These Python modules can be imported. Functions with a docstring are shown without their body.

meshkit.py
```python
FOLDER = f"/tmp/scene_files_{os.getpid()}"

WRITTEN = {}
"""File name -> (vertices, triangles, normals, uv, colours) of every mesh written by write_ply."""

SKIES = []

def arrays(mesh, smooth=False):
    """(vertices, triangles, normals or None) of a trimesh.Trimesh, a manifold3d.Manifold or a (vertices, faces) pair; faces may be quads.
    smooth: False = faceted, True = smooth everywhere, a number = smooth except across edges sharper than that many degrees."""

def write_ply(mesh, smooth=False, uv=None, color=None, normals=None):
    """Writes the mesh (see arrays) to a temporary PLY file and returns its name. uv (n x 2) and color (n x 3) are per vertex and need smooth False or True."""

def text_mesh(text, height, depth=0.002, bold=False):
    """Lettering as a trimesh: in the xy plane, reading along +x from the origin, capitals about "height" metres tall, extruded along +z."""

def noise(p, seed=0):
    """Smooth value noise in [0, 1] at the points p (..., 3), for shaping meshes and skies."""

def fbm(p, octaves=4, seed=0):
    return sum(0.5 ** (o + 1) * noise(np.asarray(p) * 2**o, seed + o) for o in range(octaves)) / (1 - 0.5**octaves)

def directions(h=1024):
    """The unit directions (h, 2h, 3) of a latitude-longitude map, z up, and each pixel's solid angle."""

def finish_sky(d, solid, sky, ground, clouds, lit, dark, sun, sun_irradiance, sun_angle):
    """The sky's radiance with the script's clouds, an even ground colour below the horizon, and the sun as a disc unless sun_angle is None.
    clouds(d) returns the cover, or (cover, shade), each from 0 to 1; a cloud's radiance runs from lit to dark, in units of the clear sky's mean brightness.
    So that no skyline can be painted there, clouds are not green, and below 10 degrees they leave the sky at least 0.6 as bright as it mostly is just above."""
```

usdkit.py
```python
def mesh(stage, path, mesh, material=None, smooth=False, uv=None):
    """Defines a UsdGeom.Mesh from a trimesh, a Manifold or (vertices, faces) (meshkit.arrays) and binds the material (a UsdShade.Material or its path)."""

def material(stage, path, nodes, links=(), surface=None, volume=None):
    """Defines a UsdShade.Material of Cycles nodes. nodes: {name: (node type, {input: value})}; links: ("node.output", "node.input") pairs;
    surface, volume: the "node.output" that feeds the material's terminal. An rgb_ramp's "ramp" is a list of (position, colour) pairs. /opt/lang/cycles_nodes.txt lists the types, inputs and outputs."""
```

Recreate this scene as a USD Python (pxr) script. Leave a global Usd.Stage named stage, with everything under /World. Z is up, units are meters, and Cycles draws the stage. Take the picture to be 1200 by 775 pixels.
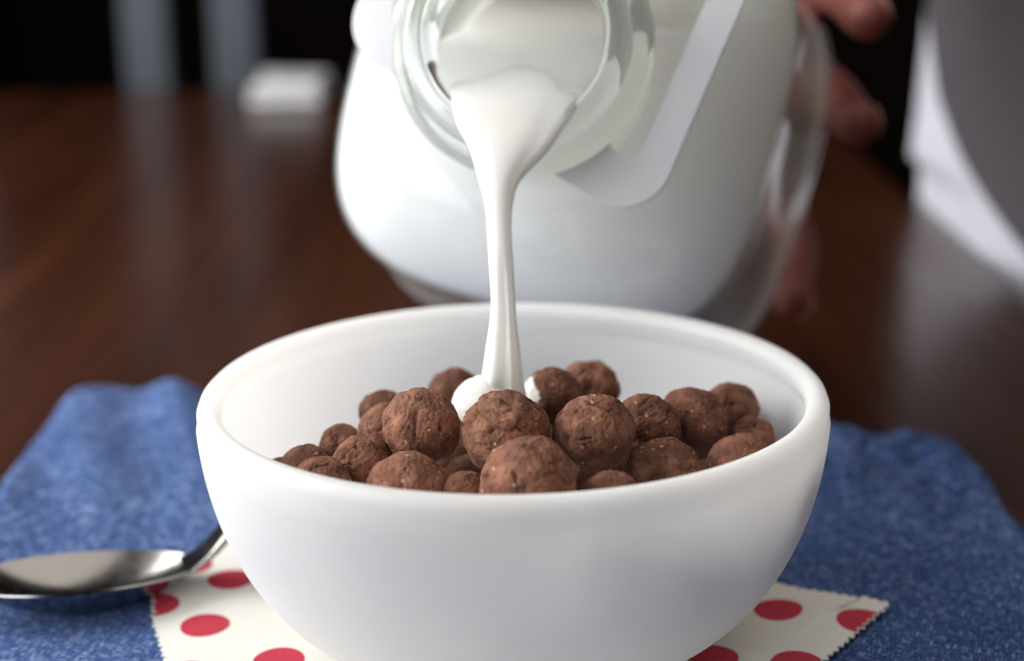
import math
import numpy as np
import trimesh
import manifold3d as m3
import shapely
from shapely.geometry import Polygon, Point, box as sbox, LineString
from scipy.ndimage import gaussian_filter1d
from scipy.interpolate import CubicSpline, PchipInterpolator
from pxr import Usd, UsdGeom, UsdLux, UsdShade, Gf, Sdf
import usdkit
from meshkit import noise, fbm

stage = Usd.Stage.CreateInMemory()
UsdGeom.SetStageUpAxis(stage, "Z")
UsdGeom.SetStageMetersPerUnit(stage, 1.0)
UsdGeom.Xform.Define(stage, "/World")
PI = math.pi
V = lambda *a: np.array(a, float)

# ---------------------------------------------------------------- camera
CAM_D, CAM_H, PITCH, ROLL = 0.395, 0.1955, 16.23, 0.8
cam = UsdGeom.Camera.Define(stage, "/World/camera")
_p, _a = math.radians(PITCH), math.radians(ROLL)
fw = V(0, math.cos(_p), -math.sin(_p)); rt = V(1, 0, 0); up = np.cross(rt, fw)
R_, U_ = rt * math.cos(_a) - up * math.sin(_a), rt * math.sin(_a) + up * math.cos(_a)
M = np.eye(4); M[0, :3], M[1, :3], M[2, :3], M[3, :3] = R_, U_, -fw, V(0, -CAM_D, CAM_H)
cam.AddTransformOp().Set(Gf.Matrix4d(M.tolist()))
cam.CreateHorizontalApertureAttr(36.0)
cam.CreateVerticalApertureAttr(36.0 * 661 / 1024)
cam.CreateFocalLengthAttr(60.0)
cam.CreateFStopAttr(6.5)
cam.CreateFocusDistanceAttr(0.386)
cam.CreateClippingRangeAttr(Gf.Vec2f(0.01, 100))
cam.CreateExposureAttr(0.14)

# ---------------------------------------------------------------- lamps: window at the left, soft room light
def rect(name, pos, target, w, h, power, color):
    l = UsdLux.RectLight.Define(stage, "/World/" + name)
    pos, target = V(*pos), V(*target)
    z = pos - target; z /= np.linalg.norm(z)
    x = np.cross(V(0, 0, 1), z); x /= np.linalg.norm(x); y = np.cross(z, x)
    m = np.eye(4); m[0, :3], m[1, :3], m[2, :3], m[3, :3] = x, y, z, pos
    l.AddTransformOp().Set(Gf.Matrix4d(m.tolist()))
    l.CreateWidthAttr(w); l.CreateHeightAttr(h); l.CreateIntensityAttr(power); l.CreateColorAttr(Gf.Vec3f(*color))
    return l
rect("window_light", (-0.95, 0.10, 0.52), (0, 0.03, 0.05), 0.9, 1.1, 7.6, (1.0, 0.985, 0.96))
rect("front_fill_light", (-0.78, -0.95, 0.42), (0, 0, 0.05), 0.8, 0.8, 3.5, (0.88, 0.94, 1.0))  # unseen bluish fill lamp, added to brighten the bowl's front
rect("room_bounce_light", (0.5, 0.1, 1.9), (0.1, 0.2, 0), 2.0, 2.0, 1.2, (1.0, 0.93, 0.85))

# ---------------------------------------------------------------- helpers
_used = {}
def numbered(name):
    n = _used.get(name, 0); _used[name] = n + 1
    return name if n == 0 else "%s_%03d" % (name, n)
def tag(prim, label=None, cat=None, group=None, kind=None):
    for k, v in (("label", label), ("category", cat), ("group", group), ("kind", kind)):
        if v: prim.SetCustomDataByKey(k, v)
    return prim
def thing(name, label, cat, group=None):
    x = UsdGeom.Xform.Define(stage, "/World/" + numbered(name)).GetPrim()
    return tag(x, label, cat, group)
def obj(name, mesh, mat, parent=None, smooth=40, uv=None):
    if parent is None:
        path = "/World/" + numbered(name)
    else:
        base = str(parent.GetPath()); key = base + "/" + name
        n = _used.get(key, 0); _used[key] = n + 1
        path = key if n == 0 else "%s_%03d" % (key, n)
    return usdkit.mesh(stage, path, mesh, mat, smooth=smooth, uv=uv).GetPrim()
def mat(name, nodes, links, surface="p.BSDF"):
    return usdkit.material(stage, "/World/Looks/" + name, nodes, links, surface=surface)
UsdGeom.Scope.Define(stage, "/World/Looks")

def lathe(profile, n=160, closed=True):
    """Surface of revolution about z of a closed (r, z) outline, as (verts, quads)."""
    p = np.asarray(profile, float); k = len(p)
    th = np.arange(n) * 2 * PI / n
    v = np.stack([p[:, 0][None] * np.cos(th)[:, None], p[:, 0][None] * np.sin(th)[:, None], np.broadcast_to(p[:, 1], (n, k))], -1).reshape(-1, 3)
    f = []
    for i in range(n):
        j = (i + 1) % n
        for a in range(k if closed else k - 1):
            b = (a + 1) % k
            f.append((i * k + a, j * k + a, j * k + b, i * k + b))
    m = trimesh.Trimesh(v, np.vstack([[(q[0], q[1], q[2]) for q in f], [(q[0], q[2], q[3]) for q in f]]), process=False)
    m.merge_vertices(); m.update_faces(m.nondegenerate_faces()); m.remove_unreferenced_vertices()
    if m.volume < 0: m.invert()
    return m
def rounded(points, radii, seg=6):
    """Polyline with its corners rounded."""
    out = []; pts = [V(*p) for p in points]
    for i, p in enumerate(pts):
        r = radii[i]
        if i in (0, len(pts) - 1) or r <= 0: out.append(p); continue
        a, b = pts[i - 1] - p, pts[i + 1] - p
        la, lb = np.linalg.norm(a), np.linalg.norm(b); t = min(r, la * .45, lb * .45)
        s, e = p + a / la * t, p + b / lb * t
        for k in range(seg + 1):
            u = k / seg; out.append((1 - u) ** 2 * s + 2 * u * (1 - u) * p + u * u * e)
    return np.array(out)
def man(mesh):
    return m3.Manifold(m3.Mesh(np.asarray(mesh.vertices, np.float32), np.asarray(mesh.faces, np.uint32)))
def tri(manifold):
    q = manifold.to_mesh(); return trimesh.Trimesh(q.vert_properties[:, :3], q.tri_verts, process=True)
def ball(c, r, n=24):
    return m3.Manifold.sphere(r, n).translate(tuple(map(float, c)))
def hull(*parts):
    return m3.Manifold.batch_hull(list(parts))
def grid_mesh(P, close_u=False):
    """Quads of a (nu, nv, 3) grid."""
    nu, nv = P.shape[:2]; idx = np.arange(nu * nv).reshape(nu, nv); f = []
    a = idx if not close_u else np.vstack([idx, idx[:1]])
    q = np.stack([a[:-1, :-1], a[1:, :-1], a[1:, 1:], a[:-1, 1:]], -1).reshape(-1, 4)
    return trimesh.Trimesh(P.reshape(-1, 3), np.vstack([q[:, [0, 1, 2]], q[:, [0, 2, 3]]]), process=False)
def smoothstep(a, b, x):
    t = np.clip((x - a) / (b - a), 0, 1); return t * t * (3 - 2 * t)

# ---------------------------------------------------------------- materials
POS = ("geometry", {})
wood = mat("dark_wood", {
    "g": POS, "m": ("mapping", {"scale": (26, 1.6, 26)}), "n": ("noise_texture", {"scale": 1.0, "detail": 7, "roughness": .6, "distortion": .6}),
    "m2": ("mapping", {"scale": (160, 7, 160)}), "n2": ("noise_texture", {"scale": 1.0, "detail": 4}),
    "r": ("rgb_ramp", {"ramp": [(.25, (.024, .0068, .0029)), (.5, (.055, .0158, .0064)), (.75, (.098, .031, .0122))]}),
    "mx": ("mix", {"mix_type": "multiply", "fac": .45}), "rr": ("map_range", {"from_min": 0, "from_max": 1, "to_min": .20, "to_max": .32}),
    "b": ("bump", {"strength": .12, "distance": .0006}), "p": ("principled_bsdf", {"specular_ior_level": .5})},
    [("g.position", "m.vector"), ("m.vector", "n.vector"), ("g.position", "m2.vector"), ("m2.vector", "n2.vector"), ("n.fac", "r.fac"), ("r.color", "mx.color1"), ("n2.color", "mx.color2"),
     ("mx.color", "p.base_color"), ("n2.fac", "rr.value"), ("rr.result", "p.roughness"), ("n2.fac", "b.height"), ("b.normal", "p.normal")])
opal = mat("opal_glass", {
    "g": POS, "n": ("noise_texture", {"scale": 60, "detail": 4}), "rr": ("map_range", {"to_min": .42, "to_max": .58}),
    "n2": ("noise_texture", {"scale": 240, "detail": 3}), "b": ("bump", {"strength": .05, "distance": .0003}),
    "m": ("mapping", {"scale": (30, 30, 160)}), "n3": ("noise_texture", {"scale": 1, "detail": 6, "roughness": .7}),
    "r": ("rgb_ramp", {"ramp": [(.0, (.85, .843, .80)), (.66, (.85, .843, .80)), (.76, (.74, .74, .71)), (1, (.70, .69, .65))]}),
    "p": ("principled_bsdf", {"subsurface_weight": .65, "subsurface_radius": (1.0, .93, .82), "subsurface_scale": .007, "specular_ior_level": .38})},
    [("g.position", "n.vector"), ("n.fac", "rr.value"), ("rr.result", "p.roughness"), ("g.position", "n2.vector"), ("n2.fac", "b.height"), ("b.normal", "p.normal"),
     ("g.position", "m.vector"), ("m.vector", "n3.vector"), ("n3.fac", "r.fac"), ("r.color", "p.base_color")])
pane = mat("thin_bottle_glass", {"t": ("transparent_bsdf", {"color": (.975, .985, .98)}), "g": ("glossy_bsdf", {"roughness": .03}), "x": ("mix_closure", {}),
    "geo": POS, "d": ("vector_math", {"math_type": "dot_product"}), "ab": ("math", {"math_type": "absolute"}), "inv": ("math", {"math_type": "subtract", "value1": 1.0}), "pw": ("math", {"math_type": "power", "value2": 5.0}), "f": ("math", {"math_type": "multiply_add", "value2": .80, "value3": .04})},
    [("geo.normal", "d.vector1"), ("geo.incoming", "d.vector2"), ("d.value", "ab.value1"), ("ab.value", "inv.value2"), ("inv.value", "pw.value1"), ("pw.value", "f.value1"), ("f.value", "x.fac"), ("t.BSDF", "x.closure1"), ("g.BSDF", "x.closure2")], surface="x.closure")
glass = mat("bottle_glass", {"p": ("glass_bsdf", {"color": (.965, .985, .972), "roughness": 0.0, "IOR": 1.5})}, [])
milk = mat("milk", {"p": ("principled_bsdf", {"base_color": (.87, .84, .77), "subsurface_weight": .5, "subsurface_radius": (1.0, .9, .7), "subsurface_scale": .003, "roughness": .12, "ior": 1.35})}, [])
deep_milk = mat("deep_milk", {"p": ("principled_bsdf", {"base_color": (.93, .905, .85), "subsurface_weight": 1.0, "subsurface_radius": (1.0, .92, .80), "subsurface_scale": .022, "roughness": .3, "ior": 1.35})}, [])
film = mat("milk_film", {
    "g": POS, "n": ("noise_texture", {"scale": 45, "detail": 3}), "rr": ("map_range", {"from_min": .3, "from_max": .7, "to_min": .90, "to_max": 1.0, "clamp": True}),
    "d": ("diffuse_bsdf", {"color": (.96, .955, .93)}), "t": ("translucent_bsdf", {"color": (.96, .955, .93)}), "x": ("mix_closure", {"fac": .5}),
    "tr": ("transparent_bsdf", {}), "y": ("mix_closure", {"fac": .9})},
    [("g.position", "n.vector"), ("n.fac", "rr.value"), ("rr.result", "y.fac"), ("d.BSDF", "x.closure1"), ("t.BSDF", "x.closure2"), ("tr.BSDF", "y.closure1"), ("x.closure", "y.closure2")], surface="y.closure")
plastic = mat("milky_plastic", {
    "d": ("principled_bsdf", {"base_color": (.90, .90, .92), "roughness": .32}), "t": ("translucent_bsdf", {"color": (.92, .92, .93)}), "x": ("mix_closure", {"fac": .24})},
    [("d.BSDF", "x.closure1"), ("t.BSDF", "x.closure2")], surface="x.closure")
smear = mat("thin_milk_smear", {"g": POS, "n": ("noise_texture", {"scale": 60, "detail": 4, "roughness": .6}), "rr": ("map_range", {"from_min": .3, "from_max": .7, "to_min": .22, "to_max": .62, "clamp": True}),
    "d": ("diffuse_bsdf", {"color": (.85, .84, .80)}), "t": ("translucent_bsdf", {"color": (.85, .84, .80)}), "x": ("mix_closure", {"fac": .5}), "tr": ("transparent_bsdf", {}), "y": ("mix_closure", {})},
    [("g.position", "n.vector"), ("n.fac", "rr.value"), ("rr.result", "y.fac"), ("d.BSDF", "x.closure1"), ("t.BSDF", "x.closure2"), ("tr.BSDF", "y.closure1"), ("x.closure", "y.closure2")], surface="y.closure")
def cereal_mat(name, dark, light, speck):
    return mat(name, {
        "g": ("texture_coordinate", {}), "n": ("noise_texture", {"scale": 240, "detail": 7, "roughness": .62}),
        "r": ("rgb_ramp", {"ramp": [(.28, tuple(x * .62 for x in dark)), (.48, dark), (.72, light)]}),
        "v": ("voronoi_texture", {"scale": 420}), "vl": ("math", {"math_type": "less_than", "value2": .19}),
        "wn": ("separate_color", {}), "wg": ("math", {"math_type": "greater_than", "value2": .66}), "mm": ("math", {"math_type": "multiply"}),
        "mx": ("mix", {"color2": speck}), "n2": ("noise_texture", {"scale": 1100, "detail": 5, "roughness": .75}), "n3": ("noise_texture", {"scale": 130, "detail": 2}),
        "r3": ("rgb_ramp", {"ramp": [(.28, (.58, .55, .54)), (.5, (.95, .94, .93)), (.72, (1.25, 1.20, 1.17))]}), "m3": ("mix", {"mix_type": "multiply", "fac": 1.0}),
        "b": ("bump", {"strength": .75, "distance": .0010}), "b2": ("bump", {"strength": .45, "distance": .0012}),
        "p": ("principled_bsdf", {"roughness": .72, "specular_ior_level": .35})},
        [("g.object", "n.vector"), ("g.object", "v.vector"), ("g.object", "n2.vector"), ("g.object", "n3.vector"), ("n.fac", "r.fac"), ("v.distance", "vl.value1"), ("v.color", "wn.color"), ("wn.r", "wg.value1"),
         ("vl.value", "mm.value1"), ("wg.value", "mm.value2"), ("mm.value", "mx.fac"), ("r.color", "m3.color1"), ("n3.fac", "r3.fac"), ("r3.color", "m3.color2"), ("m3.color", "mx.color1"), ("mx.color", "p.base_color"),
         ("n2.fac", "b.height"), ("n.fac", "b2.height"), ("b.normal", "b2.normal"), ("b2.normal", "p.normal")])
cereal = [cereal_mat("cocoa_crumb", (.225, .092, .053), (.36, .168, .104), (.50, .27, .13)),
          cereal_mat("cocoa_crumb_dark", (.175, .068, .038), (.28, .124, .074), (.42, .22, .11)),
          cereal_mat("cocoa_crumb_red", (.250, .102, .060), (.38, .178, .114), (.55, .36, .26))]
steel = mat("spoon_steel", {"g": POS, "n": ("noise_texture", {"scale": 300, "detail": 3}), "rr": ("map_range", {"to_min": .16, "to_max": .27}),
                            "p": ("principled_bsdf", {"base_color": (.32, .31, .30), "metallic": 1.0})}, [("g.position", "n.vector"), ("n.fac", "rr.value"), ("rr.result", "p.roughness")])
denim = mat("blue_denim", {
    "g": ("geometry", {}), "mr": ("mapping", {"rotation": (0, 0, .35)}),
    # threads in two directions, each broken up lengthwise
    "ma": ("mapping", {"scale": (2100, 260, 300)}), "na": ("noise_texture", {"scale": 1.0, "detail": 2, "roughness": .6}),
    "mb": ("mapping", {"scale": (260, 2100, 300)}), "nb": ("noise_texture", {"scale": 1.0, "detail": 2, "roughness": .6}),
    "mxn": ("math", {"math_type": "maximum"}),
    "r": ("rgb_ramp", {"ramp": [(.46, (.009, .027, .115)), (.54, (.030, .078, .245)), (.61, (.080, .160, .40)), (.69, (.42, .51, .72))]}),
    "mt": ("mapping", {"rotation": (0, 0, 1.18)}), "tw": ("wave_texture", {"wave_type": "bands", "bands_direction": "x", "scale": 430, "distortion": 2.2, "detail": 2, "detail_scale": 1.4}), "rt": ("rgb_ramp", {"ramp": [(.15, (.66, .68, .74)), (.85, (1.18, 1.17, 1.13))]}), "mt2": ("mix", {"mix_type": "multiply", "fac": 1.0}), "ah": ("math", {"math_type": "add"}), "th": ("math", {"math_type": "multiply", "value2": .30}),
    "n2": ("noise_texture", {"scale": 42, "detail": 4}), "r2": ("rgb_ramp", {"ramp": [(.3, (.80, .82, .87)), (.7, (1.25, 1.2, 1.1))]}), "mx": ("mix", {"mix_type": "multiply", "fac": 1.0}),
    "b": ("bump", {"strength": .9, "distance": .0005}), "p": ("principled_bsdf", {"roughness": .85, "specular_ior_level": .2, "sheen_weight": .08, "sheen_roughness": .4, "sheen_tint": (.75, .82, 1.0)})},
    [("g.position", "mr.vector"), ("mr.vector", "ma.vector"), ("mr.vector", "mb.vector"), ("ma.vector", "na.vector"), ("mb.vector", "nb.vector"), ("na.fac", "mxn.value1"), ("nb.fac", "mxn.value2"), ("mxn.value", "r.fac"),
     ("g.position", "n2.vector"), ("n2.fac", "r2.fac"), ("r.color", "mx.color1"), ("r2.color", "mx.color2"), ("g.position", "mt.vector"), ("mt.vector", "tw.vector"), ("tw.fac", "rt.fac"), ("mx.color", "mt2.color1"), ("rt.color", "mt2.color2"), ("mt2.color", "p.base_color"), ("tw.fac", "th.value1"), ("th.value", "ah.value1"), ("mxn.value", "ah.value2"), ("ah.value", "b.height"), ("b.normal", "p.normal")])
def cotton(name, color, k=.06):
    lo = tuple(c * (1 - k) for c in color)
    return mat(name, {"g": POS, "m": ("mapping", {"rotation": (0, 0, .3), "scale": (2600, 700, 500)}), "n": ("noise_texture", {"scale": 1, "detail": 2}), "m2": ("mapping", {"rotation": (0, 0, .3), "scale": (700, 2600, 500)}),
        "n2": ("noise_texture", {"scale": 1, "detail": 2}), "a": ("math", {"math_type": "maximum"}), "r": ("rgb_ramp", {"ramp": [(.35, lo), (.7, color)]}),
        "b": ("bump", {"strength": .35, "distance": .0003}), "p": ("principled_bsdf", {"roughness": .85, "specular_ior_level": .2})},
        [("g.position", "m.vector"), ("g.position", "m2.vector"), ("m.vector", "n.vector"), ("m2.vector", "n2.vector"), ("n.fac", "a.value1"), ("n2.fac", "a.value2"), ("a.value", "r.fac"), ("r.color", "p.base_color"), ("a.value", "b.height"), ("b.normal", "p.normal")])
cream = cotton("cream_cotton", (.74, .72, .67)); red = cotton("red_print", (.52, .045, .075), .25)
shirt_m = cotton("white_shirt_cotton", (.60, .60, .68)); panel_m = cotton("dark_grey_cotton", (.085, .078, .090)); napkin_m = cotton("white_linen", (.66, .66, .68))
skin = mat("skin", {"g": POS, "n": ("noise_texture", {"scale": 130, "detail": 3}), "r": ("rgb_ramp", {"ramp": [(.3, (.21, .066, .056)), (.7, (.26, .090, .075))]}),
    "p": ("principled_bsdf", {"roughness": .5, "subsurface_weight": .25, "subsurface_radius": (1, .35, .2), "subsurface_scale": .006})}, [("g.position", "n.vector"), ("n.fac", "r.fac"), ("r.color", "p.base_color")])
nail_m = mat("nail", {"p": ("principled_bsdf", {"base_color": (.45, .22, .18), "roughness": .3})}, [])
slat_m = mat("grey_blue_paint", {"g": POS, "n": ("noise_texture", {"scale": 20, "detail": 3}), "r": ("rgb_ramp", {"ramp": [(.3, (.062, .074, .095)), (.7, (.075, .088, .110))]}), "p": ("principled_bsdf", {"roughness": .45})},
    [("g.position", "n.vector"), ("n.fac", "r.fac"), ("r.color", "p.base_color")])
dark_m = mat("dark_paint", {"g": POS, "n": ("noise_texture", {"scale": 3, "detail": 3}), "r": ("rgb_ramp", {"ramp": [(.3, (.011, .007, .005)), (.7, (.018, .011, .008))]}), "p": ("principled_bsdf", {"roughness": .8, "specular_ior_level": .1})},
    [("g.position", "n.vector"), ("n.fac", "r.fac"), ("r.color", "p.base_color")])

# ---------------------------------------------------------------- setting
def slab(x0, x1, y0, y1, z0, z1, r=.004):
    s = [ball((x, y, z), r, 16) for x in (x0 + r, x1 - r) for y in (y0 + r, y1 - r) for z in (z0 + r, z1 - r)]
    return tri(hull(*s))
tag(obj("floor", trimesh.creation.box(bounds=[[-3, -2, -.80], [3, 3.2, -.75]]), dark_m, smooth=False), kind="structure")
tag(obj("wall", trimesh.creation.box(bounds=[[-3, 3.2, -.80], [3, 3.3, 2.2]]), dark_m, smooth=False), kind="structure")
t = thing("dining_table", "dark brown polished wooden table under the blue cloth and white bowl", "table")
obj("tabletop", slab(-.95, .223, -.75, .985, -.035, 0, .006), wood, t)
for x in (-.86, .14):
    obj("panel", slab(x - .012, x + .012, -.62, .86, -.13, -.0352, .003), wood, t)  # table apron along each long side
    for y in (-.66, .9):
        obj("leg", slab(x - .035, x + .035, y - .035, y + .035, -.7499, -.0352, .004), wood, t)

# chair beyond the table
c = thing("slat_back_chair", "grey blue slat back chair standing behind the far end of the table", "chair")
cx, cy = -.286, 1.15
for x in (-.324, -.2445):
    obj("slat", slab(x - .0211, x + .0211, cy - .008, cy + .008, -.27, .30, .005), slat_m, c)
for s in (-1, 1):
    obj("post", slab(cx + s * .21 - .02, cx + s * .21 + .02, cy - .02, cy + .02, -.7499, .36, .006), slat_m, c)
obj("top_rail", slab(cx - .189, cx + .189, cy - .012, cy + .012, .3002, .36, .006), slat_m, c)
obj("seat", slab(cx - .21, cx + .21, cy - .40, cy - .021, -.32, -.285, .008), slat_m, c)
for s in (-1, 1):
    obj("leg", slab(cx + s * .18 - .018, cx + s * .18 + .018, cy - .39, cy - .354, -.7499, -.3202, .005), slat_m, c)

# small folded white napkin near the far table edge
def folded(w, d, hgt, layers, seed):
    parts = []
    for k in range(layers):
        z0, z1 = hgt * k / layers, hgt * (k + 1) / layers - .0004
        b = slab(-w / 2 + .002 * k, w / 2 - .001 * k, -d / 2, d / 2 - .003 * k, z0, z1, (z1 - z0) * .48)
        b = trimesh.Trimesh(*trimesh.remesh.subdivide_to_size(b.vertices, b.faces, .012))
        b.vertices[:, 2] += (noise(b.vertices * [40, 40, 0] + seed) - .3) * .006 * (b.vertices[:, 2:3] / hgt).ravel()
        parts.append(b)
    return trimesh.util.concatenate(parts)
nk = folded(.056, .085, .016, 2, 3); nk.apply_translation((-.168, .925, .0008))
tag(obj("folded_napkin", nk, napkin_m), "small white folded cloth lying at the far edge of the dark table", "napkin")

# ---------------------------------------------------------------- denim cloth
CLOTH = .0034
def denim_height(x, y):
    """Height of the denim's upper face: flat under the bowl, soft folds away from it."""
    far = smoothstep(.055, .15, np.hypot((x - .0) * .75, y - .0))
    left, right = smoothstep(-.03, -.12, x), smoothstep(.05, .11, x)
    back = smoothstep(.03, .16, y)
    P3 = lambda a, b, s: np.stack([x * a + y * s, y * b - x * s, np.zeros_like(x)], -1)
    z = CLOTH + far * (fbm(P3(26, 16, 12) + 4.2, 4) - .32) * .0085 * (.35 + .7 * back)
    # soft pleats running from the back left corner, and a crumple at the back right
    z = z + left * back * .0022 * (1 + np.sin(x * 190 + y * 60 + 2.2 * fbm(P3(22, 22, 5), 2)))
    z = z + right * smoothstep(.04, .13, y) * .0075 * (fbm(P3(60, 42, 30) + 9, 3) * 1.9 - .5)
    z = z + .0025 * np.exp(-((x + .115) / .055) ** 2 - ((y - .175) / .03) ** 2) + .009 * np.exp(-((x - .105) / .02) ** 2 - ((y - .158) / .014) ** 2)
    return np.maximum(z, .0022)
nu, nv = 330, 380
uu, vv = np.meshgrid(np.linspace(0, 1, nu), np.linspace(0, 1, nv), indexing="ij")
yl, xl = [-.20, -.05, .09, .15, .180], [-.176, -.168, -.1575, -.160, -.158]
yr, xr = [-.20, .0, .057, .115, .152], [.172, .150, .1455, .143, .122]
lx, ly = np.interp(vv, np.linspace(0, 1, 5), xl), np.interp(vv, np.linspace(0, 1, 5), yl)
rx, ry = np.interp(vv, np.linspace(0, 1, 5), xr), np.interp(vv, np.linspace(0, 1, 5), yr)
X = lx + (rx - lx) * uu; Y = ly + (ry - ly) * uu
Y += smoothstep(.55, 1, vv) * (.006 * np.sin(uu * PI * 5 + .6) + .005 * (noise(np.stack([uu * 7, vv * 3, 0 * uu], -1)) - .5))
X += (smoothstep(.15, 0, uu) + smoothstep(.85, 1, uu)) * .004 * (noise(np.stack([uu * 2, vv * 9, 0 * uu + 5], -1)) - .5)
# rounded far corners
cut = np.minimum(uu / .07, 1) ; cut2 = np.minimum((1 - uu) / .16, 1)
Y -= smoothstep(.7, 1, vv) * (.014 * (1 - cut) ** 2 + .030 * (1 - cut2) ** 1.5)
Z = denim_height(X, Y)
edge = np.minimum.reduce([uu * .31, (1 - uu) * .31, vv * .38, (1 - vv) * .38])
top = np.sqrt(np.clip(1 - (1 - np.clip(edge / .006, 0, 1)) ** 2, 0, 1))
top_s = np.stack([X, Y, .0006 + (Z - .0006) * (.28 + .72 * top)], -1)
bot_s = np.stack([X, Y, np.full_like(X, .0005)], -1)
def sheet(top_s, bot_s):
    a, b = grid_mesh(top_s), grid_mesh(bot_s); b.invert(); n = len(a.vertices); nu, nv = top_s.shape[:2]
    idx = np.arange(n).reshape(nu, nv); loop = np.concatenate([idx[:-1, 0], idx[-1, :-1], idx[:0:-1, -1], idx[0, :0:-1]]); nx = np.roll(loop, -1)
    side = np.vstack([np.stack([loop, loop + n, nx + n], 1), np.stack([loop, nx + n, nx], 1)])
    return trimesh.Trimesh(np.vstack([a.vertices, b.vertices]), np.vstack([a.faces, b.faces + n, side]), process=False)
tag(obj("denim_cloth", sheet(top_s, bot_s), denim, smooth=60), "rumpled blue denim cloth spread on the dark table under everything else", "cloth")

# ---------------------------------------------------------------- polka dot cloth with pinked edge
outline = [(-.0961, .0215), (-.0885, .038), (-.0790, .0545), (-.050, .066), (.0, .058), (.045, .036), (.0742, .0164), (.0953, .0029), (.0760, -.0224), (.052, -.056), (-.02, -.095), (-.070, -.072), (-.0849, -.0198), (-.0925, .0035)]
poly = Polygon(outline)
ring = np.array(poly.exterior.coords); L = LineString(ring); n = int(L.length / .0014)
pink = []
cen = V(0, -.01)
for k in range(n):
    p = np.array(L.interpolate(k * L.length / n).coords[0]); q = np.array(L.interpolate(min(L.length, k * L.length / n + .0002)).coords[0])
    d = q - p; nrm = V(d[1], -d[0]) / (np.linalg.norm(d) + 1e-9)
    if (p - cen) @ nrm < 0: nrm = -nrm
    pink.append(p + nrm * ((.00075 if k % 2 else -.00035) + .0002 * math.sin(k * 1.7)))
poly = Polygon(pink).buffer(0)
def polka_z(x, y):
    r = np.hypot(x, y)
    z = denim_height(x, y) + .0006 + smoothstep(.045, .09, r) * (noise(np.stack([x * 55, y * 55, 0 * x + 2], -1)) * .0016)
    s = (x - .0596) * .72 - (y + .0232) * .69    # overlap seam at the right front
    return z + np.where(s > 0, .0007, 0) * smoothstep(.03, .05, x)
def drape(poly, offset, thick, size):
    v, f = trimesh.creation.triangulate_polygon(poly, engine="earcut")
    v = np.column_stack([v, np.zeros(len(v))])
    v, f = trimesh.remesh.subdivide_to_size(v, f, size, max_iter=14)
    m = trimesh.Trimesh(v, f); m.merge_vertices()
    if m.face_normals[:, 2].mean() < 0: m.invert()
    v = np.array(m.vertices); z = polka_z(v[:, 0], v[:, 1]) + offset
    top, bot = np.column_stack([v[:, :2], z]), np.column_stack([v[:, :2], z - thick])
    e = trimesh.grouping.group_rows(m.edges_sorted, require_count=1); be = m.edges[e]; n = len(v)
    side = np.vstack([np.stack([be[:, 1], be[:, 0], be[:, 0] + n], 1), np.stack([be[:, 1], be[:, 0] + n, be[:, 1] + n], 1)])
    return trimesh.Trimesh(np.vstack([top, bot]), np.vstack([m.faces, m.faces[:, ::-1] + n, side]), process=False)
pk = thing("polka_dot_cloth", "white cloth with red polka dots and pinked edge under the bowl", "cloth")
obj("fabric", drape(poly, 0, .0005, .0022), cream, pk, smooth=50)
DOTS = [(-.0764, .0257), (-.0787, -.0015), (-.0935, .0104), (-.0892, .0361), (-.0575, -.0200), (-.0790, -.0265), (.0669, .0028), (.0862, -.0066), (.0473, -.0216), (.0665, -.0275), (.0570, .0190), (-.0600, .052)]
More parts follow.
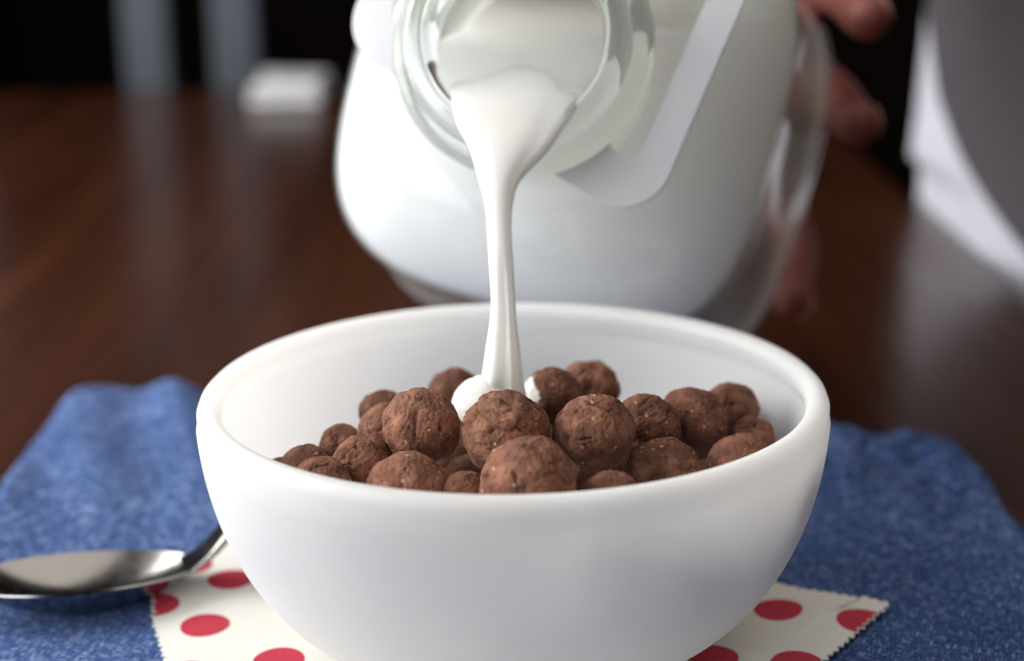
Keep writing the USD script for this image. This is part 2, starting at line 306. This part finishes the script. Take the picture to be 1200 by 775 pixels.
for i, (x, y) in enumerate(DOTS):
    th = np.linspace(0, 2 * PI, 40, endpoint=False); rr = .0062 * (1 + .02 * np.sin(3 * th + i))
    d = Polygon(np.column_stack([x + rr * np.cos(th), y + rr * np.sin(th)])).intersection(poly.buffer(-.0003))
    if d.is_empty: continue
    obj("polka_dot", drape(d, .00012, .00025, .0016), red, pk, smooth=50)

# ---------------------------------------------------------------- bowl
BZ, BR, BH, BB, BP = .0045, .0765, .0628, .034, 2.074
aa = np.linspace(0, PI / 2, 48)
o_r = BB + (BR - BB) * np.sin(aa) ** (2 / BP); o_z = BH * (1 - np.cos(aa) ** (2 / BP))
keep = o_z < BH - .006
outer = np.column_stack([o_r[keep], o_z[keep]])
wall = .0043
lip = [(BR - .0006 + .0006 * 0, BH - .0048), (BR - .0005, BH - .0030), (BR - .0011, BH - .0014), (BR - .0021, BH - .0004), (BR - .0033, BH), (BR - .0046, BH - .0005), (BR - .0056, BH - .0016), (BR - .0062, BH - .0034)]
inner = np.column_stack([o_r[keep] - wall, o_z[keep]])[::-1]
inner[:, 1] = np.maximum(inner[:, 1], .0062 + .02 * np.clip(inner[:, 0] - .02, 0, 1) * 0)
inner = inner[inner[:, 0] > .004]
bprof = np.vstack([[(0, .0015), (.028, .0015), (.030, 0)], outer[:1], outer[1:], lip, inner, [(.02, .0058), (0, .0058)]])
bm = lathe(bprof, 220); bm.apply_translation((0, 0, BZ))
tag(obj("bowl", bm, opal, smooth=50), "round white milk glass bowl full of brown cereal balls", "bowl")
def bowl_inner(z):
    return np.interp(z - BZ, o_z, o_r) - wall

# ---------------------------------------------------------------- cereal balls
BALLS = [
 (-.0017, -.0320, .0657, .0098, "large creased brown cereal ball in front of the milk stream"),
 (.0030, -.0525, .0617, .0104, "largest brown cereal ball, lowest at the front rim of the bowl"),
 (.0184, -.0310, .0655, .0089, "pitted brown cereal ball right of the creased ball before the stream"),
 (-.0211, -.0240, .0648, .0090, "round cracked brown cereal ball left of the milk coated ball"),
 (-.0233, -.0432, .0561, .0094, "wide brown cereal ball at the front rim, left of the largest ball"),
 (-.0348, -.0280, .0569, .0072, "mid sized cracked cereal ball left of and below the round cracked ball"),
 (-.0299, -.0100, .0587, .0071, "smoother cereal ball peeking out behind the round cracked ball's left side"),
 (-.0326, .0100, .0566, .0060, "small blurred cereal ball behind the left heap, touching the white wall"),
 (-.0485, -.0183, .0519, .0068, "flat looking cereal ball near the left end of the heap, behind another"),
 (-.0431, -.0391, .0563, .0070, "low cereal ball half hidden by the left front rim of the bowl"),
 (-.0415, -.0060, .0537, .0054, "small dark cereal ball wedged behind the left side of the heap"),
 (-.0559, -.0117, .0495, .0037, "tiny cereal crumb ball at the far left end of the heap"),
 (-.0154, .0280, .0555, .0067, "blurred cereal ball at the back, left of the milk stream"),
 (-.0071, -.0040, .0626, .0068, "cereal ball coated in milk at the foot of the milk stream"),
 (.0100, .0100, .0607, .0070, "dark cereal ball with a milk splash, just right of the stream"),
 (.0196, .0240, .0577, .0075, "lumpy split cereal ball at the back, right of the stream"),
 (.0313, -.0144, .0606, .0077, "cereal ball between the pitted ball and the big right ball"),
 (.0432, -.0037, .0575, .0091, "big smooth cereal ball on the right side of the heap"),
 (.0554, .0140, .0551, .0069, "rearmost cereal ball on the right, against the white bowl wall"),
 (.0342, -.0300, .0543, .0088, "dark cereal ball low at the front, below the middle right ball"),
 (.0526, -.0240, .0541, .0075, "cereal ball half hidden by the right front rim of the bowl"),
 (.0578, -.0040, .0531, .0058, "rough crumbly cereal ball at the far right end of the heap"),
 (.0211, -.0500, .0561, .0070, "cereal ball whose top just shows above the front rim, right of centre"),
 (-.0107, -.0484, .0581, .0048, "small dark cereal ball at the rim beside the largest ball"),
]
def cereal_mesh(r, seed, sub=5, crack=1.0, lump=1.0):
    m = trimesh.creation.icosphere(subdivisions=sub); v = np.array(m.vertices); s = seed * 7.31
    rng = np.random.default_rng(seed)
    rad = 1 + lump * .20 * (fbm(v * 1.5 + s, 2, seed) - .5) + .06 * (fbm(v * 3.6 + s, 3, seed + 5) - .5) + .065 * (fbm(v * 14 + s, 4, seed + 9) - .5)
    wv = v + .22 * np.stack([fbm(v * 3 + s + o, 3, seed + o) - .5 for o in (1, 2, 3)], -1)      # warped, so that no crease runs straight
    for k in range(2):           # creases: valleys where a noise field crosses its middle, only over part of the ball
        fld = noise(wv * (1.5 + .6 * k) + s + 31 * k, seed + k) - .5
        gate = smoothstep(.50, .72, noise(v * 2.1 + s + 77 + 13 * k, seed + 20 + k)) * (.45 + .9 * noise(v * 8 + s, seed + 60 + k))
        rad -= crack * .095 * gate * np.exp(-np.abs(fld / .045) ** 1.3)
    frag = np.abs(noise(wv * 7 + s, seed + 40) - .5); rad -= crack * .030 * smoothstep(.06, 0, frag) * smoothstep(.5, .75, noise(v * 3.3 + s, seed + 41))
    pore = noise(v * 21 + s, seed + 70); rad -= .040 * smoothstep(.70, .92, pore)
    bumps = noise(v * 15 + s, seed + 50); rad += .022 * smoothstep(.72, .95, bumps)
    v = v * rad[:, None] * r
    q = trimesh.transformations.random_rotation_matrix(rng.random(3))[:3, :3]; v = v @ q.T
    v[:, 2] *= .96
    return trimesh.Trimesh(v, m.faces, process=False)
GR = "brown cereal balls heaped in the bowl"
def put(prim, loc):
    UsdGeom.Xformable(prim).AddTranslateOp().Set(Gf.Vec3d(*map(float, loc)))
coat_src = {}
for i, (x, y, z, r, lab) in enumerate(BALLS):
    m = cereal_mesh(r * 1.02, i + 3, 5, crack=1.8 if i == 21 else 1.0, lump=2.2 if i in (15, 21) else 1.0)
    if i in (13, 14):
        t = thing("cereal_ball", lab, "cereal ball", GR); put(t, (x, y, z))
        obj("crumb", m, cereal[1], t, smooth=True)
        # milk lying over the side that the stream runs down
        v = np.array(m.vertices); nrm = m.vertex_normals; u = v / np.linalg.norm(v, axis=1)[:, None]
        if i == 13: w = u @ V(.15, -.25, .95) + .22 + .25 * (fbm(u * 2.5 + 3, 3) - .5)
        else: w = u @ V(-.86, -.30, .12) - .80 + .35 * (fbm(u * 3 + 8, 3) - .5)
        sm = trimesh.Trimesh(v.copy(), m.faces, process=False); trimesh.smoothing.filter_taubin(sm, iterations=30)
        cv = np.array(sm.vertices) * .35 + .65 * u * (r * 1.035) + u * (np.clip(w, -.12, .12) * .0040 + .0003)[:, None]
        f = m.faces[(w[m.faces] > -.1).any(1)]
        coat = trimesh.Trimesh(cv, f, process=False); coat.remove_unreferenced_vertices()
        obj("milk_coating", coat, milk, t, smooth=True)
    else:
        p = obj("cereal_ball", m, cereal[(0, 2, 0, 2, 2, 0, 2, 1, 1, 0, 1, 1, 1, 0, 1, 0, 1, 1, 1, 1, 0, 1, 0, 1)[i]], smooth=True)
        tag(p, lab, "cereal ball", GR); put(p, (x, y, z))
FILL = [(-.0140, -.0009, .0463, .0067), (.0072, -.0297, .0524, .0067), (.0122, .0309, .0410, .0079), (-.0097, -.0148, .0465, .0081), (-.0218, .0108, .0435, .0068), (.0522, .0127, .0406, .0080), (.0436, .0263, .0402, .0075),
 (-.0147, .0573, .0415, .0071), (.0044, -.0124, .0534, .0078), (.0189, -.0043, .0481, .0083), (.0036, .0025, .0498, .0071), (.0289, .0173, .0449, .0071), (-.0067, .0151, .0476, .0084), (.0185, -.0198, .0497, .0076), (.0090, .0144, .0469, .0067), (-.0171, .0393, .0458, .0071), (.0564, .0255, .0479, .0069)]
FILL = [f for f in FILL if f[1] < .03]
first = None
for i, (x, y, z, r) in enumerate(FILL):
    lab = "brown cereal ball buried low in the gaps between the heaped balls"
    if first is None:
        pr = thing("buried_cereal_ball", lab, "cereal ball", "cereal balls buried in the gaps of the heap")
        obj("crumb", cereal_mesh(.0075, 71, 4), cereal[1], pr, smooth=True); first = pr
    else:
        pr = thing("buried_cereal_ball", lab, "cereal ball", "cereal balls buried in the gaps of the heap")
        pr.GetReferences().AddInternalReference(first.GetPath())
    xf = UsdGeom.Xformable(pr); xf.ClearXformOpOrder()
    xf.AddTranslateOp().Set(Gf.Vec3d(x, y, z)); xf.AddRotateXYZOp().Set(Gf.Vec3f(i * 67 % 360, i * 131 % 360, i * 211 % 360)); xf.AddScaleOp().Set(Gf.Vec3f(*([r / .0075] * 3)))
    if pr is not first: pr.SetInstanceable(True)

# ---------------------------------------------------------------- milk lying in the bowl
PZ = .0475
th = np.arange(96) * 2 * PI / 96; rr = np.linspace(0, 1, 26)
er = .0215 * (1 + .45 * (noise(np.stack([np.cos(th) * 1.6, np.sin(th) * 1.6, 0 * th + 4], -1)) - .5))
P = np.zeros((96, 26, 3))
P[..., 0] = -.008 + np.cos(th)[:, None] * rr * er[:, None]; P[..., 1] = -.014 + 1.15 * np.sin(th)[:, None] * rr * er[:, None]
rim_ = np.sqrt(np.clip(1 - rr ** 4, 0, 1))[None]
P[..., 2] = PZ - .0025 + .0025 * rim_ + .0004 * noise(P * 160)
# the milk heaps up a little where it runs down between the balls
P[..., 2] += .0065 * np.exp(-((P[..., 0] + .0125) / .006) ** 2 - ((P[..., 1] + .030) / .010) ** 2)
pm = grid_mesh(P, close_u=True); pb = P.copy(); pb[..., 2] = PZ - .0026 - .003 * rim_
pb = grid_mesh(pb, close_u=True); pb.invert()
tag(obj("milk_puddle", trimesh.util.concatenate([pm, pb]), milk, smooth=True), "white milk puddle showing in the gaps between the cereal balls", "milk")

# ---------------------------------------------------------------- bottle (own frame: +z from the mouth into the bottle)
MOUTH = V(.0013, .0399, .1469); ax = V(.19, 1, -.36); ax /= np.linalg.norm(ax)
ex = np.cross(V(0, 0, 1), ax); ex /= np.linalg.norm(ex); ex = -ex        # towards the picture's right
ey = np.cross(ax, ex)
BM = np.eye(4); BM[:3, 0], BM[:3, 1], BM[:3, 2], BM[:3, 3] = ex, ey, ax, MOUTH
if np.linalg.det(BM[:3, :3]) < 0: BM[:3, 1] *= -1
upl = BM[:3, :3].T @ V(0, 0, 1)      # world up in the bottle's frame
BM[:3, :3] *= 1.09
def dense(pts, n):
    pts = np.array(pts, float); d = np.r_[0, np.cumsum(np.linalg.norm(np.diff(pts, axis=0), axis=1))]
    f = PchipInterpolator(d, pts); return f(np.linspace(0, d[-1], n))
SQ = .22
def squared(mesh):
    """The body's section is a rounded square, turned a little; the neck stays round. Works in the bottle's frame."""
    v = np.array(mesh.vertices); th = np.arctan2(v[:, 1] * np.sign(upl[1]), v[:, 0]) + SQ
    f = (np.abs(np.cos(th)) ** 3.5 + np.abs(np.sin(th)) ** 3.5) ** (-1 / 3.5)
    k = 1 + (f * .972 * (1 + .018 * smoothstep(.10, .155, v[:, 2])) - 1) * smoothstep(.048, .075, v[:, 2]); v[:, 0] *= k; v[:, 1] *= k
    mesh.vertices = v; return mesh
lip_o = dense([(.0216, .0008), (.0228, 0), (.0250, .0001), (.0268, .0012), (.0275, .0034), (.0273, .0062), (.0262, .0082)], 22)
bead = dense([(.0264, .0088), (.0290, .0094), (.0312, .0110), (.0318, .0128), (.0312, .0146), (.0292, .0160), (.0280, .0175), (.0276, .0225), (.0278, .0350), (.0284, .0430)], 44)
body_o = dense([(.0286, .0434), (.0294, .0480), (.0318, .0515), (.0350, .0536), (.0428, .0561), (.0508, .0596), (.0568, .0640), (.0604, .0700), (.0618, .0775), (.0621, .088), (.0628, .100), (.0645, .115), (.0668, .130), (.0688, .146), (.0698, .156), (.0694, .162), (.0675, .1668), (.0630, .170), (.050, .170), (.044, .1675), (.02, .164), (.0005, .1635)], 140)
neck_i = dense([(.0211, .0022), (.0206, .0050), (.0204, .0095), (.0217, .0170), (.0235, .0240), (.0244, .0340), (.0248, .0430)], 34)
g_in = np.vstack([neck_i, dense([(.0252, .0478), (.0282, .0524), (.0330, .0546), (.0415, .0572), (.0495, .0607), (.0555, .0650), (.0592, .0707), (.0606, .0780), (.0607, .088), (.0603, .100), (.0588, .113), (.0555, .125), (.0470, .134), (.030, .1375)], 80)])
MILK_END = .138
gm = lathe(np.vstack([lip_o, bead, neck_i[::-1]]), 180); gm.apply_transform(BM)
bt = thing("milk_bottle", "large clear glass bottle of milk tilted over the bowl", "bottle")
obj("neck", gm, glass, bt, smooth=45)
gb = squared(lathe(body_o, 180, closed=False))
if np.mean(np.einsum("ij,ij->i", gb.face_normals, gb.triangles_center - V(0, 0, .15))) < 0: gb.invert()
gb.apply_transform(BM)
obj("glass_body", gb, pane, bt, smooth=45)
# plastic carry handle round the neck: a rounded frame with an opening on either side of the collar
Uv, Vv = V(.87, .49), V(.49, -.87)
def frame(p): return [tuple(p_) for p_ in p]
outerp = Polygon([(-.0462, -.0215), (.0477, -.0222), (.0312, .085), (.023, .100), (-.019, .100), (-.029, .085)]).buffer(-.0125).buffer(.0125, quad_segs=14)
innerp = outerp.buffer(-.0083).intersection(sbox(-1, -.0095, 1, 1)).buffer(-.0035).buffer(.0035, quad_segs=10)
collar = Point(0, 0).buffer(.0302, quad_segs=24); hole = Point(0, 0).buffer(.0283, quad_segs=24)
plate = outerp.difference(innerp).union(collar.intersection(outerp.buffer(.001)))
plate = plate.buffer(.0015).buffer(-.0015).difference(hole)
pl = m3.CrossSection([np.array(plate.exterior.coords)[:-1]] + [np.array(r_.coords)[:-1] for r_ in plate.interiors], m3.FillRule.EvenOdd)
core = m3.Manifold.extrude(pl, .0024)
hm = tri(core); hv, hf = trimesh.remesh.subdivide_to_size(hm.vertices, hm.faces, .004); hm = trimesh.Trimesh(hv, hf)
# the frame lies in the plane across the neck, its lower edge sloping down to the right; it bows back a little away from the neck
v = np.array(hm.vertices); uvec = .8715 * v[:, 0] + .4904 * v[:, 1]; vvec = -.4904 * v[:, 0] + .8715 * v[:, 1]
rr_ = np.hypot(v[:, 0], v[:, 1])
yup = 1.0 if BM[2, 1] > 0 else -1.0
loc = np.column_stack([uvec, yup * vvec, .0186 + v[:, 2] + .0035 * smoothstep(.03, .07, rr_)])
hm = trimesh.Trimesh(loc, hm.faces, process=False)
if hm.volume < 0: hm.invert()
hm.apply_transform(BM)
obj("carry_handle", hm, plastic, bt, smooth=30)

# milk inside the bottle: the inner shape cut at the level that just overflows the lip
LEVEL = .1335
liq_prof = np.vstack([[(0, .0050), (.0208, .0050)], np.column_stack([g_in[4:, 0] + .0004, g_in[4:, 1]]), [(0, MILK_END + .001)]])
liq = squared(lathe(liq_prof, 160)); liq.apply_transform(BM)
ys = np.linspace(.022, .10, 40)
zs = PchipInterpolator([.022, .032, .040, .050, .064, .084, .10], [.1292, .1308, .1338, .1374, .1406, .1423, .1426])(ys)
below = Polygon([(-.2, -.4), (-.2, .1292), *zip(ys, zs), (.6, .1426), (.6, -.4)])
def along_x(poly):
    m = man(trimesh.creation.extrude_polygon(poly, 1.0, engine="earcut")).translate((0, 0, -.5))
    return m.transform(np.array([[0, 0, 1, 0], [1, 0, 0, 0], [0, 1, 0, 0]], float))
lm = tri(man(liq) ^ along_x(below))
above = Polygon([(-.2, .6), (-.2, .1284), *zip(ys, zs - .0008), (.6, .1418), (.6, .6)])
film_o = np.column_stack([g_in[8:, 0] + .0003, g_in[8:, 1] + .0002]); film_i = np.column_stack([g_in[8:, 0] - .0004, g_in[8:, 1] - .0003])
fm = squared(lathe(np.vstack([film_o, [(0, MILK_END + .0009)], [(0, MILK_END)], film_i[::-1]]), 140)); fm.apply_transform(BM)
fm = tri(man(fm) ^ along_x(above))
mk = thing("poured_milk", "white milk filling the glass bottle and pouring in a stream into the bowl", "milk")
obj("milk_body", lm, deep_milk, mk, smooth=40)
obj("milk_film", fm, film, mk, smooth=40)
wall_o = body_o[(body_o[:, 1] > .085) & (body_o[:, 1] < .163) & (body_o[:, 0] > .055)]
wm = squared(lathe(np.vstack([wall_o - V(.0016, 0), (wall_o - V(.0020, 0))[::-1]]), 160)); wm.apply_transform(BM)
obj("milk_smear", wm, smear, mk, smooth=40)
# the stream: across the lip, then falling; rows of (x centre, half width, y, z, half depth)
rows = [(.0046, .0178, .0300, .1434, .0022), (.0032, .0168, .0165, .1404, .0022), (.0018, .0157, .0073, .1370, .0023), (.0008, .0145, .0020, .1345, .0024), (.0001, .0127, -.0014, .1316, .0026),
        (-.0003, .0107, -.0058, .1286, .0029), (-.0010, .0089, -.0072, .1262, .0031), (-.0018, .0070, -.0082, .1236, .0034), (-.0024, .0054, -.0089, .1210, .0036), (-.0027, .0043, -.0094, .1182, .0036), (-.0025, .0035, -.0097, .1152, .0033),
        (-.0027, .0030, -.0100, .1110, .0030), (-.0025, .0030, -.0103, .1045, .0029), (-.0021, .0029, -.0105, .0960, .0028), (-.0019, .0028, -.0106, .0893, .0028), (-.0021, .0036, -.0106, .0825, .0034), (-.0023, .0044, -.0104, .0755, .0040), (-.0025, .0050, -.0100, .0700, .0046), (-.0027, .0060, -.0090, .0660, .0060), (-.0034, .0080, -.0075, .0625, .0075), (-.0044, .0095, -.0060, .0590, .0085)]
rows = np.array(rows)
rows[:, 2] -= np.interp(np.arange(len(rows)), [0, 2, 11, len(rows) - 1], [0, .0032, .0025, .0004])
back_ = np.interp(np.arange(len(rows)), [0, 5, 8, 11, 13, 16, len(rows) - 1], [1.09, 1.09, 1.082, 1.068, 1.045, 1.022, 1.012])[:, None]
rows[:, [0, 2, 3]] = V(0, -CAM_D, CAM_H) + (rows[:, [0, 2, 3]] - V(0, -CAM_D, CAM_H)) * back_; rows[:, [1, 4]] *= back_
ts = np.r_[0, np.cumsum(np.linalg.norm(np.diff(rows[:, [0, 2, 3]], axis=0), axis=1))]
sp = PchipInterpolator(ts, rows); rs = sp(np.linspace(0, ts[-1], 170)); rs = gaussian_filter1d(rs, 4.0, axis=0, mode="nearest"); ctr = rs[:, [0, 2, 3]]
tan = np.gradient(ctr, axis=0); tan /= np.linalg.norm(tan, axis=1)[:, None]
side = V(1, 0, 0) - tan * tan[:, :1]; side /= np.linalg.norm(side, axis=1)[:, None]; nor = np.cross(side, tan)
NA = 72; a_ = np.arange(NA) * 2 * PI / NA
S = np.zeros((NA, 170, 3))
for k in range(170):
    ca, sa = np.cos(a_), np.sin(a_)
    wob = 1 + .05 * np.sin(2 * a_ + ts[-1] * 0 + k * .05) * smoothstep(60, 90, k)
    # a fold in the sheet: a shallow groove on the near right side, fading down the fall
    groove = .30 * np.exp(-((a_ - (-PI / 2 + .75)) / .22) ** 2) * smoothstep(30, 55, k) * (1 - smoothstep(120, 150, k))
    groove += .14 * np.exp(-((a_ - 2 * PI - (-PI / 2 + .75)) / .22) ** 2) * smoothstep(30, 55, k)
    low = smoothstep(105, 130, k) * (1 - smoothstep(150, 165, k))
    groove = groove + .42 * low * np.exp(-((np.mod(a_, 2 * PI) - (1.5 * PI + .10)) / .28) ** 2) - .10 * low * np.exp(-((np.mod(a_, 2 * PI) - (1.5 * PI - .65)) / .3) ** 2)
    wx, wy = rs[k, 1] * wob, rs[k, 4] * wob * (1 - groove)
    S[:, k] = ctr[k] + side[k] * (ca * wx)[:, None] + nor[k] * (sa * wy)[:, None]
sm = grid_mesh(S, close_u=True)
nS = len(sm.vertices); sv = np.vstack([sm.vertices, ctr[:1], ctr[-1:]]); sf = list(sm.faces)
for i in range(NA):
    j = (i + 1) % NA; sf.append((i * 170, nS, j * 170)); sf.append((i * 170 + 169, j * 170 + 169, nS + 1))
sm = trimesh.Trimesh(sv, np.array(sf), process=False); trimesh.repair.fix_normals(sm)
obj("stream", sm, milk, mk, smooth=60)

# ---------------------------------------------------------------- spoon
sa, sl = math.radians(20), .0300
def spoon_mesh():
    n1, n2 = 72, 26
    # bowl: egg-shaped rim, x along the spoon towards the handle, open upwards
    t = np.arange(n1) * 2 * PI / n1
    rim_x = .0300 * np.cos(t); rim_y = .0182 * np.sin(t) * (1 - .10 * np.cos(t)) * (1 - .0 * t)
    s = np.linspace(0, 1, n2)
    Pi = np.zeros((n1, n2, 3)); dep = .0088
    Pi[..., 0] = rim_x[:, None] * s; Pi[..., 1] = rim_y[:, None] * s; Pi[..., 2] = -dep * (1 - s ** 2.3)[None]
    Po = Pi.copy(); Po[..., 2] -= .0013 * (1 - .55 * s ** 4)[None]; Po[..., :2] *= 1.0 + .012 * s[None, :, None] ** 6
    a, b = grid_mesh(Pi, True), grid_mesh(Po, True); b.invert(); n = len(a.vertices)
    idx = np.arange(n).reshape(n1, n2)[:, -1]; nx = np.roll(idx, -1)
    rimf = np.vstack([np.stack([idx, idx + n, nx + n], 1), np.stack([idx, nx + n, nx], 1)])
    bowl_ = trimesh.Trimesh(np.vstack([a.vertices, b.vertices]), np.vstack([a.faces, b.faces + n, rimf]), process=False)
    trimesh.repair.fix_normals(bowl_)
    return bowl_
sp_b = spoon_mesh()
path = np.array([(.0255, 0, -.0012), (.0300, 0, .0012), (.036, .0004, .0062), (.042, .0018, .0125), (.052, .0058, .0185), (.070, .0155, .0215), (.095, .029, .0200), (.125, .042, .0160), (.150, .051, .0110)])
wd = np.array([.0095, .0080, .0058, .0044, .0034, .0038, .0048, .0062, .0072]); tk = np.array([.0008, .0011, .0015, .0016, .0015, .0014, .0012, .0011, .001])
dd = np.r_[0, np.cumsum(np.linalg.norm(np.diff(path, axis=0), axis=1))]; q = np.linspace(0, dd[-1], 90)
pp, ww, kk = PchipInterpolator(dd, path)(q), PchipInterpolator(dd, wd)(q), PchipInterpolator(dd, tk)(q)
ww[-8:] *= np.sqrt(np.clip(1 - np.linspace(0, .97, 8) ** 2, 0, 1))
tn = np.gradient(pp, axis=0); tn /= np.linalg.norm(tn, axis=1)[:, None]; sd = np.cross(V(0, 0, 1), tn); sd /= np.linalg.norm(sd, axis=1)[:, None]; nn = np.cross(tn, sd)
a_ = np.arange(24) * 2 * PI / 24; H = np.zeros((24, 90, 3))
for k in range(90): H[:, k] = pp[k] + sd[k] * (np.sign(np.cos(a_)) * np.abs(np.cos(a_)) ** .7 * ww[k])[:, None] + nn[k] * (np.sign(np.sin(a_)) * np.abs(np.sin(a_)) ** .7 * kk[k])[:, None]
sp_h = grid_mesh(H, True); n = len(sp_h.vertices); hv = np.vstack([sp_h.vertices, pp[:1], pp[-1:]]); hf = list(sp_h.faces)
for i in range(24):
    j = (i + 1) % 24; hf.append((i * 90, n, j * 90)); hf.append((i * 90 + 89, j * 90 + 89, n + 1))
sp_h = trimesh.Trimesh(hv, np.array(hf), process=False); trimesh.repair.fix_normals(sp_h)
spn = thing("spoon", "shiny steel spoon lying on the blue denim beside the bowl", "spoon")
ST = trimesh.transformations.rotation_matrix(math.radians(-7), (1, 0, 0)) @ trimesh.transformations.rotation_matrix(math.radians(15), (0, 0, 1))
ST[:3, 3] = (-.1125, .0150, .0125)
for nm, m in (("spoon_bowl", sp_b), ("handle", sp_h)):
    m.apply_transform(ST); obj(nm, m, steel, spn, smooth=50)

# ---------------------------------------------------------------- person: white shirt at the table's side, hand behind the bottle
def chain(pts, rad):
    return [hull(ball(pts[i], rad[i]), ball(pts[i + 1], rad[i + 1])) for i in range(len(pts) - 1)]
EYE = V(0, -CAM_D, CAM_H); HK = .942
hv_ = lambda *p: EYE + (V(*p) - EYE) * HK
bits = []
wrist = hv_(.070, .350, .125)
knk = [hv_(.086, .306, .140), hv_(.103, .302, .117), hv_(.106, .299, .092), hv_(.098, .296, .066)]
for k in knk: bits.append(hull(ball(wrist + V(0, -.005, 0), .021), ball(k, .0115)))
for i in range(3): bits.append(hull(ball(knk[i], .0115), ball(knk[i + 1], .0110), ball(wrist + V(.0, -.02, -.01), .016)))
fingers = [
  [knk[0], hv_(.112, .282, .166), hv_(.120, .250, .170), hv_(.108, .222, .165)],
  [knk[1], hv_(.117, .285, .138), hv_(.1265, .258, .1365), hv_(.1290, .224, .1305)],
  [knk[2], hv_(.114, .285, .105), hv_(.1240, .258, .0990), hv_(.1270, .224, .0925)],
  [knk[3], hv_(.108, .285, .055), hv_(.1120, .256, .038), hv_(.1045, .220, .0275)]]
frad = [(.0112, .0098, .0088, .0080), (.0110, .0094, .0084, .0078), (.0108, .0094, .0084, .0078), (.0100, .0088, .0078, .0070)]
for f, r_ in zip(fingers, frad): bits += chain(f, r_)
bits += chain([wrist + V(-.01, -.01, .0), hv_(.030, .326, .152), hv_(.002, .300, .165), hv_(-.010, .275, .172)], (.019, .0135, .0105, .0090))
elbow, shoulder = V(.34, .64, .40), V(.36, .66, .60)
bits += chain([wrist, wrist + (elbow - wrist) * .3, elbow, shoulder], (.0235, .031, .042, .052))
chest = V(.385, .47, .50)
bits += [hull(ball(V(.40, .47, -.25), .12), ball(V(.385, .47, .1), .11), ball(V(.385, .47, .42), .11)), hull(ball(V(.385, .47, .42), .11), ball(shoulder, .055), ball(V(.39, .30, .60), .055)), hull(ball(V(.385, .47, .60), .06), ball(V(.38, .47, .70), .05))]
body = m3.Manifold.batch_boolean(bits, m3.OpType.Add)
bmh = tri(body.refine_to_length(.007)); trimesh.smoothing.filter_taubin(bmh, iterations=14)
ps = thing("person", "person in a white shirt at the table's side, hand holding the bottle from behind", "person")
obj("body", bmh, skin, ps, smooth=True)
def nail(tip, prev, r):
    d = tip - prev; d /= np.linalg.norm(d); out = tip - V(.031, .18, .09); out -= d * (out @ d); out /= np.linalg.norm(out)
    s = trimesh.creation.icosphere(3); s.apply_scale((.0062, .0048, .0012)); b = np.cross(out, d)
    T = np.eye(4); T[:3, 0], T[:3, 1], T[:3, 2], T[:3, 3] = d, b, out, tip + out * (r - .0006) - d * .001
    s.apply_transform(T); return s
for f, r_ in zip(fingers, frad): obj("fingernail", nail(f[3], f[2], r_[3]), nail_m, ps, smooth=True)
# shirt: a loose draped tube round the torso with long soft folds
NT, NZ = 160, 120
tt, zz = np.meshgrid(np.arange(NT) * 2 * PI / NT, np.linspace(-.36, .56, NZ), indexing="ij")
rx_ = .150 + .012 * np.sin(zz * 7 + .8) + .02 * smoothstep(.1, -.2, zz); ry_ = .160 + .02 * smoothstep(.1, -.2, zz)
fold = .004 * np.sin(tt * 7 + 5 * zz + 2 * noise(np.stack([tt * .8, zz * 6, 0 * tt], -1))) + .010 * (fbm(np.stack([np.cos(tt) * 2, np.sin(tt) * 2, zz * 5], -1) + 3, 3) - .5)
sx = .379 + (rx_ + fold) * np.cos(tt); sy = .470 + (ry_ + fold) * np.sin(tt)
sx = np.where(zz < .02, np.maximum(sx, .2265), sx)
sh = np.stack([sx, sy, zz], -1)
shi = sh.copy(); shi[..., 0] -= .003 * np.cos(tt); shi[..., 1] -= .003 * np.sin(tt)
A, B_ = grid_mesh(sh, True), grid_mesh(shi, True); B_.invert()
shirt = trimesh.util.concatenate([A, B_])
obj("shirt", shirt, shirt_m, ps, smooth=True)
tb = PI * np.interp(zz, [-.05, -.012, .027, .065, .104, .2], [1.34, 1.25, 1.14, 1.02, .955, .90])          # the dark grey panel's edge runs down and forward across the shirt
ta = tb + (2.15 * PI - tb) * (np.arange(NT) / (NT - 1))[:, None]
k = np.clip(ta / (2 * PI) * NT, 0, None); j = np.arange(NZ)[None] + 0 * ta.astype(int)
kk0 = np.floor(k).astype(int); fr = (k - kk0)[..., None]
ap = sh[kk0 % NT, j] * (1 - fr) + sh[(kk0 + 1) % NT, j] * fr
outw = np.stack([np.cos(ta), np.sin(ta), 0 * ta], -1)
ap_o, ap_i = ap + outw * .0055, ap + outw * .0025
tag(obj("panel", sheet(ap_o, ap_i), panel_m, ps, smooth=True), "dark grey panel over the white shirt")
